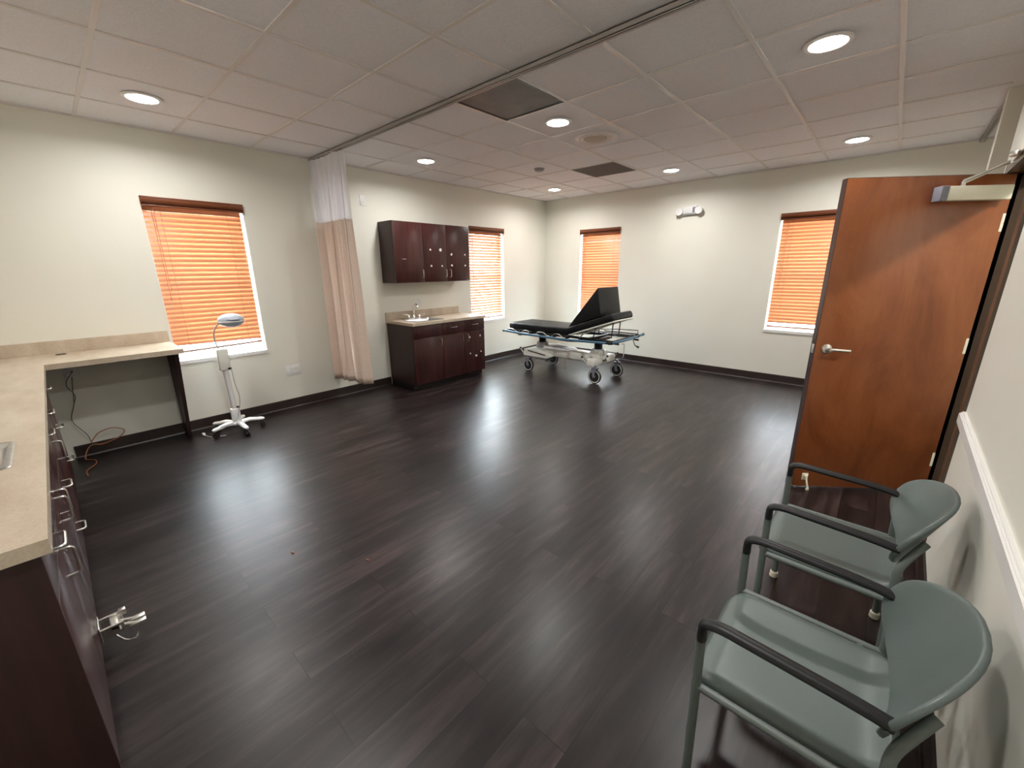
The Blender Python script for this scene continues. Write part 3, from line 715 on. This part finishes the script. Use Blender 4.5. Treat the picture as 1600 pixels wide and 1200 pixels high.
# backrest frame
ang=R(19.0); fx,fz=.15,.625
def bk(s,y,n): return (fx+s*math.cos(ang)-n*math.sin(ang), y, fz+s*math.sin(ang)+n*math.cos(ang))
f=MB()
f.tube(bend([bk(0,-.27,.008),bk(.74,-.27,.008),bk(.74,.27,.008),bk(0,.27,.008)],.06,6),.011,10)
for s in (.15,.3,.45,.6): f.tube([bk(s,-.27,.005),bk(s,.27,.005)],.007,8)
f.tube([bk(.1,-.22,-.02),bk(.45,-.22,-.03),bk(.70,-.22,.0)],.008,8)
f.build('backrest_frame', M['enamel'], g)
f=MB(); f.tube([bk(.62,-.1,0),(.72,-.1,.62)],.008,8); f.tube([bk(.62,.1,0),(.72,.1,.62)],.008,8); f.tube([bk(.25,-.2,0),(.30,-.2,.62)],.007,8); f.tube([bk(.40,-.2,0),(.50,-.2,.62)],.007,8); f.build('backrest_prop', M['dark'], g)
# mattress : swept profile following the fold
def mattress():
    f=MB(); nu=40; Lf=1.13; Lb=.73; th=.098; hw=.29
    secs=[]
    def edge(s):   # s distance from foot
        rad=.10
        if s<Lf-rad: return (-.985+s, .63), 0.0
        if s>Lf+rad: d=s-Lf; return (fx+d*math.cos(ang)-.013*math.sin(ang), fz+.007+.013+d*math.sin(ang)), ang
        t=(s-Lf+rad)/(2*rad); a=ang*t; p0=Vector((-.985+Lf-rad,.63)); p2=Vector((fx+rad*math.cos(ang),fz+.018+rad*math.sin(ang))); p1=Vector((fx,.63))
        p=(1-t)**2*p0+2*t*(1-t)*p1+t*t*p2; return (p.x,p.y), a
    ss=[0,.006,.02]+[Lf*k/10 for k in range(1,10)]+[Lf-.1+.2*k/8 for k in range(9)]+[Lf+.1+(Lb-.1)*k/6 for k in range(1,6)]+[Lf+Lb-.02,Lf+Lb-.006,Lf+Lb]
    for s in ss:
        e=min(s,Lf+Lb-s); sh = .018*(1-min(1,e/.02))**1.5 if e<.02 else 0
        (x,z),a=edge(s); r=.022; h2=hw-sh; t2=th
        prof=[]
        for (cy,cn,a0) in ((h2-r,t2-sh-r,0),(-h2+r,t2-sh-r,90),(-h2+r,sh+r,180),(h2-r,sh+r,270)):
            for k in range(4): tt=R(a0+30*k); prof.append((cy+r*math.cos(tt), cn+r*math.sin(tt)))
        secs.append([f.bm.verts.new((x-n*math.sin(a), y, z+n*math.cos(a))) for y,n in prof])
    n=len(secs[0])
    for i in range(len(secs)-1):
        for k in range(n): f.bm.faces.new((secs[i][k],secs[i][(k+1)%n],secs[i+1][(k+1)%n],secs[i+1][k]))
    f.bm.faces.new(secs[0][::-1]); f.bm.faces.new(secs[-1]); return f
mattress().build('mattress', M['vinyl'], g, 50)
# side rails folded down
for sy in (-1,1):
    y=.36*sy
    f=MB(); z=.600
    f.tube(bend([(-1.03,y,.605),(-.6,y,.585),(.1,y,.575),(.80,y,.600)],.05),.017,12); rl=f.build('side_rail', M['blue'], g)
    f=MB()
    for x in (-1.03,.80): f.tube([(x-.012,y,.603),(x+.012,y,.603)],.02,12)
    for x in (-.95,-.72,-.5,-.28,-.06,.16,.38): f.box(x-.018,x+.018,min(y,.29*sy),max(y,.29*sy),.592,.63,.004)
    f.build('rail_bracket', M['black'], rl)
    f=MB()
    for x0_,w__ in ((-.98,.22),(-.68,.2),(-.40,.22),(-.1,.2)):
        f.tube(spline([(x0_,y*.97,.60),(x0_+.05,y*.95,.635),(x0_+w__*.6,y*.95,.637),(x0_+w__,y*.97,.60)],6),.006,8)
    f.build('rail_linkage', M['metal'], rl)
    f=MB(); f.tube([(.12,y*.84,.632),(.90,y*.84,.62)],.007,8); f.build('lower_rail', M['dark'], g)
f=MB(); f.tube(bend([(.84,-.36,.605),(.90,-.33,.61),(.955,.0,.628),(.95,.36,.64)],.06),.017,12); f.build('head_bumper', M['blue'], g)
f=MB(); f.tube([(.82,-.36,.602),(.88,-.345,.607)],.024,12); f.tube([(.945,.20,.635),(.947,.23,.636)],.026,12); f.tube([(.95,.355,.64),(.951,.385,.641)],.019,12); f.build('bumper_joint', M['black'], g)
f=MB(); f.tube(bend([(-.99,-.33,.60),(-1.04,.0,.615),(-.99,.33,.60)],.1),.014,12); f.build('foot_bumper', M['dark'], g)
f=MB(); f.tube([(.30,.30,.665),(.60,.30,.69),(.91,.30,.70),(.91,.30,.66)],.006,8); f.tube([(.40,.27,.655),(.93,.27,.652)],.008,8); f.tube([(.30,.30,.665),(.30,.28,.61)],.006,8); f.tube([(.91,.30,.66),(.86,.28,.61)],.006,8); f.build('folded_iv_pole', M['dark'], g)
f=MB(); f.tube([(.50,-.02,.55),(.75,-.05,.545)],.012,10); f.tube(bend([(.80,-.05,.545),(.84,.05,.54),(.835,.06,.36),(.80,.10,.33)],.02),.006,8); f.tube([(.60,.2,.60),(.90,.25,.575)],.010,8); f.build('pump_lever', M['enamel'], g)
f=MB(); f.tube([(.74,-.05,.545),(.81,-.05,.543)],.016,10); f.build('lever_grip', M['black'], g)
f=MB(); f.tube([(.88,.25,.578),(.945,.26,.575)],.014,10); f.build('lever_grip', M['black'], g)
f=MB(); f.tube([(.84,.28,.60),(.88,.29,.49),(.94,.29,.465)],[.004,.006,.016],10); f.build('crank_handle', M['black'], g)
for (x,y,d) in ((-.655,-.295,-1),(.47,-.295,-1),(.58,-.02,1),(.58,.27,1)):
    f=MB(); f.tube([(x,y,.27),(x+.03*d,y-.02,.31),(x+.06*d,y-.02,.345)],.007,8); bp_=f.build('brake_pedal', M['enamel'], g)
    f=MB(); f.lathe([(.0001,-.016),(.013,-.009),(.016,0),(.013,.009),(.0001,.016)],(x+.065*d,y-.02,.355),'z',12); f.build('pedal_knob', M['black'], bp_)
f=MB(); f.tube(spline([(-.35,-.1,.58),(-.2,-.14,.53),(.1,-.14,.52),(.35,-.1,.56)],8),.010,8); f.build('linkage_rod', M['valance'], g)
f=MB(); f.cyl((-.02,-.10,.24),(-.02,-.105,.06),.0018,6); f.build('ground_chain', M['dark'], g)
f=MB(); f.tube(spline([(-.75,-.28,.595),(-.74,-.27,.545),(-.68,-.22,.55),(-.55,-.15,.575)],6),.008,8); f.box(-.79,-.72,-.30,-.24,.54,.60,.005); f.build('foot_latch', M['metal'], g)
# wedge cushion lying on the raised backrest
wdg=empty('wedge_cushion',(GX,GY,.72)); tag(wdg,'black triangular wedge cushion standing on the raised stretcher head','cushion')
f=MB()
nrm=.013+.098+.010
p0=bk(.02,0,nrm); p1=bk(.565,0,nrm+.006)
poly=[(p0[0],p0[2]-.72),(p1[0],p1[2]-.72),(.60-.022,1.295-.72)]
f.extrude_y(poly,-.275,.275)
bmesh.ops.bevel(f.bm,geom=list(f.bm.edges),offset=.009,segments=3,affect='EDGES',profile=.5)
f.build('cover', M['vinyl'], wdg, 40)

# ---------------------------------------------------------------- door, frame, closer
droot=empty('door_1',(0,0,0)); tag(droot,kind='structure')
f=MB(); fi,fo=-.012,.162; ft=.045
def fp(y0,y1,z0,z1,a,b2): f.prism([(wx(y0)+a,y0),(wx(y0)+b2,y0),(wx(y1)+b2,y1),(wx(y1)+a,y1)],z0,z1)
CN=.10
fp(D0,D0+.045,0,2.10,fi,fo); fp(D1-CN,D1,0,2.10,fi,0); fp(D1-.004,D1+.004,0,2.05,0,.15); fp(D1-CN,D0+.045,2.045,2.10,fi,0.001); fp(D1,D0,2.04,2.052,0,fo)
fp(D1-CN,D1,0,2.10,.15,fo)
# stops
fp(D0-.016,D0,0,2.045,.055,.105); fp(D1,D1+.016,0,2.045,.055,.105); fp(D1,D0,2.028,2.045,.055,.105)
f.build('door_frame', M['frame'], droot,0)
u=Vector((-.801,-.598,0)).normalized(); n=Vector((-u.y,u.x,0))   # n points to the viewer side (.6,-.8)
lrot=math.atan2(u.y,u.x)
leaf=empty('door_leaf_pivot',(5.408,-2.632,0),lrot)
leaf.parent=droot
# local: x along the leaf, y = +90deg from u  = (.598,-.801) = n (toward viewer)
f=MB(); f.box(.0,.905,-.044,0,.012,2.036,.0015); lf=f.build('door_leaf', M['veneer'], leaf,30)
f=MB(); f.box(.9055,.9075,-.0435,-.0005,.013,2.035); f.box(.0,.905,-.043,-.001,2.0365,2.0385); f.build('edge_band', M['dooredge'], lf,0)
f=MB(); f.lathe([(.0,.014),(.014,.014),(.03,.008),(.033,0)],(.835,0,1.015),'y',28); f.lathe([(.014,.012),(.013,.045),(.0,.047)],(.835,0,1.015),'y',16)
f.tube(bend([(.835,.040,1.015),(.815,.045,1.015),(.715,.043,1.008)],.012),[.0095]*7+[.0105] if False else .0095,10,.75)
f.box(.9065,.909,-.034,-.010,.985,1.045,.0006); f.build('lever_handle', M['metal'], lf)
f=MB(); f.box(.05,.385,.0,.058,1.895,1.972,.004); f.build('door_closer', M['cream'], lf)
f=MB(); f.box(.385,.425,.0,.060,1.893,1.974,.004); f.build('closer_cap', M['slate'], lf)
# closer arm: spindle on top of the body, main arm to the elbow, rod to the frame head
f=MB(); sp=Vector((.30,.032,1.97)); 
f.cyl(sp,sp+Vector((0,0,.03)),.012,12)
inv=Matrix.Rotation(-lrot,3,'Z')
def toleaf(p): return inv @ (Vector(p)-Vector((5.408,-2.632,0)))
elbow=toleaf((5.36,-2.80,2.085)); foot=toleaf((wx(-3.05)-.02,-3.05,2.075))
f.tube([sp+Vector((0,0,.026)),(sp+elbow)/2+Vector((0,0,.012)),elbow],[.013,.010,.010],8,.45); f.lathe([(.0,.0),(.013,.0),(.013,.03),(.0,.03)],elbow-Vector((0,0,.015)),'z',14)
f.tube([elbow,foot],.006,8); f.box(foot.x-.012,foot.x+.03,foot.y-.02,foot.y+.02,foot.z-.01,foot.z+.015,.003); f.build('closer_arm', M['metal'], lf)
for z in (.25,1.04,1.775):
    f=MB(); f.cyl((-.002,-.046,z-.055),(-.002,-.046,z+.055),.007,12); f.box(-.003,.0005,-.042,-.002,z-.05,z+.05); f.box(.0,.016,-.0005,.0012,z-.05,z+.05); f.build('hinge', M['cream'], lf,30)
f=MB(); f.box(.79,.83,.0,.006,.065,.115,.001); f.cyl((.80,.012,.10),(.82,.012,.10),.008,10); f.tube([(.81,.014,.10),(.805,.03,.05),(.80,.036,.022)],.006,8); f.lathe([(.009,0),(.011,.006),(.008,.02)],(.80,.036,.0),'z',12); f.build('kick_stop', M['cream'], lf)

# ---------------------------------------------------------------- chairs
def make_chair():
    root=empty('stacking_chair',(0,0,0)); tag(root,None,'chair','green chairs along the right wall')
    hw=.237
    for s in (-1,1):
        f=MB(); f.tube(bend([(-.195,s*hw,.02),(-.20,s*hw,.30),(-.208,s*(hw-.004),.60)],.1),.0125,14); fl=f.build('leg', M['chairframe'], root)
        f=MB(); f.lathe([(.016,.0),(.019,.003),(.018,.028),(.0135,.032)],(-.195,s*hw,0),'z',16); f.build('glide', M['glide'], fl)
        f=MB(); f.tube(bend([(.20,s*hw,.02),(.185,s*hw,.40),(.180,s*(hw-.002),.55),(.205,s*(hw-.025),.60),(.235,s*(hw-.06),.64)],.05),.0125,14); bl=f.build('leg', M['chairframe'], root)
        f=MB(); f.lathe([(.016,.0),(.019,.003),(.018,.028),(.0135,.032)],(.20,s*hw,0),'z',16); f.build('glide', M['glide'], bl)
        pts=bend([(-.206,s*(hw-.004),.575),(-.207,s*(hw-.004),.628),(-.165,s*(hw-.004),.638),(.06,s*(hw-.002),.630),(.130,s*(hw-.002),.625),(.172,s*(hw-.004),.618)],.045,6)
        f=MB(); f.tube(pts,[.0125]*len(pts),12,1.5); f.build('armrest', M['armrest'], root)
        f=MB(); f.tube([(-.198,s*(hw-.003),.415),(.186,s*(hw-.003),.415)],.0115,12); f.build('side_rail', M['chairframe'], root)
    f=MB(); f.tube([(-.15,-hw+.01,.412),(-.15,hw-.01,.412)],.010,10); f.tube([(.13,-hw+.01,.412),(.13,hw-.01,.412)],.010,10); f.build('cross_rail', M['chairframe'], root)
    # seat shell
    def seat(a,b2):
        t=2*b2-1; x=-.228+a*.435; hwid=.226-.010*a
        # rounded corners
        e=min(a,1-a)
        if e<.12: hwid-=.05*(1-e/.12)**2.2
        y=t*hwid
        z=.442-.012*math.cos(t*PI/2)*math.sin(PI*min(1,a*1.0))-.022*max(0,(abs(t)-.82)/.18)**2-.030*max(0,(.14-a)/.14)**2+.018*max(0,(a-.86)/.14)**1.5
        return (x,y,z)
    f=MB(); f.grid(seat,28,30); o=f.build('seat', M['seat'], root, 70, merge=False); sm=o.modifiers.new('s','SOLIDIFY'); sm.thickness=.013; sm.offset=-1
    # back shell
    def back(a,b2):
        rr=a; th=2*PI*b2
        ex=2.5; c,s_=math.cos(th),math.sin(th)
        uy=math.copysign(abs(c)**(2/ex),c)*rr; uz=math.copysign(abs(s_)**(2/ex),s_)*rr
        y=uy*.250; z=.636+uz*.130*(1-.10*abs(uy)**2)
        x=.243+.42*(z-.636)-.075*abs(uy)**2.2 + .012*rr**6*(-1 if uz>0 else 1)*0
        return (x,y,z)
    f=MB()
    rings=[]; nb=48; na=10
    cv=f.bm.verts.new(back(0,0))
    for i in range(1,na+1): rings.append([f.bm.verts.new(back(i/na,k/nb)) for k in range(nb)])
    for k in range(nb): f.bm.faces.new((cv,rings[0][k],rings[0][(k+1)%nb]))
    for i in range(na-1):
        for k in range(nb): f.bm.faces.new((rings[i][k],rings[i+1][k],rings[i+1][(k+1)%nb],rings[i][(k+1)%nb]))
    o=f.build('backrest', M['seat'], root, 70, merge=False); sm=o.modifiers.new('s','SOLIDIFY'); sm.thickness=.016; sm.offset=0
    bv=o.modifiers.new('b','BEVEL'); bv.width=.006; bv.segments=3; bv.limit_method='ANGLE'; bv.angle_limit=R(50)
    return root
c1=make_chair(); c1.location=(4.972,-5.253,0); c1['label']='nearest sage green plastic armchair in the lower right corner'
c2=copy_tree(c1); c2.location=(4.985,-4.505,0); c2['label']='sage green plastic armchair standing between the open door and the nearer chair'

# crumbs on the floor
for (x,y,lab) in ((3.10,-5.60,'tiny dark crumb on the floor, right of the other crumb'),(2.72,-5.85,'tiny dark crumb on the floor, nearer the foreground cabinets')):
    f=MB(); f.lathe([(.0001,0),(.009,.001),(.007,.006),(.0001,.008)],(0,0,0),'z',7); 
    for v in f.bm.verts: v.co=Vector((v.co.x*1.4,v.co.y*.8+v.co.x*.3,v.co.z))
    o=f.build('crumb', M['valance'], None, loc=(x,y,0)); tag(o,lab,'crumb','crumbs on the floor')

# ---------------------------------------------------------------- light
w=bpy.data.worlds.new('sky'); scn.world=w; w.use_nodes=True; nt=w.node_tree
bg=nt.nodes['Background']; tc=nt.nodes.new('ShaderNodeTexCoord'); sp_=nt.nodes.new('ShaderNodeSeparateXYZ'); cr=nt.nodes.new('ShaderNodeValToRGB')
nt.links.new(tc.outputs['Generated'],sp_.inputs[0]); nt.links.new(sp_.outputs['Z'],cr.inputs[0])
e=cr.color_ramp.elements; e[0].position=0; e[0].color=(.74,.78,.78,1); e[1].position=.25; e[1].color=(.80,.90,1,1)
nt.links.new(cr.outputs[0],bg.inputs[0]); bg.inputs[1].default_value=18.0
scn.view_settings.view_transform='Standard'; scn.view_settings.look='None'; scn.view_settings.gamma=1; scn.view_settings.exposure=1.58
scn.view_settings.use_curve_mapping=False
scn.cycles.max_bounces=10; scn.cycles.diffuse_bounces=6; scn.cycles.transparent_max_bounces=16; scn.cycles.sample_clamp_indirect=8
scn.cycles.caustics_reflective=False; scn.cycles.caustics_refractive=False
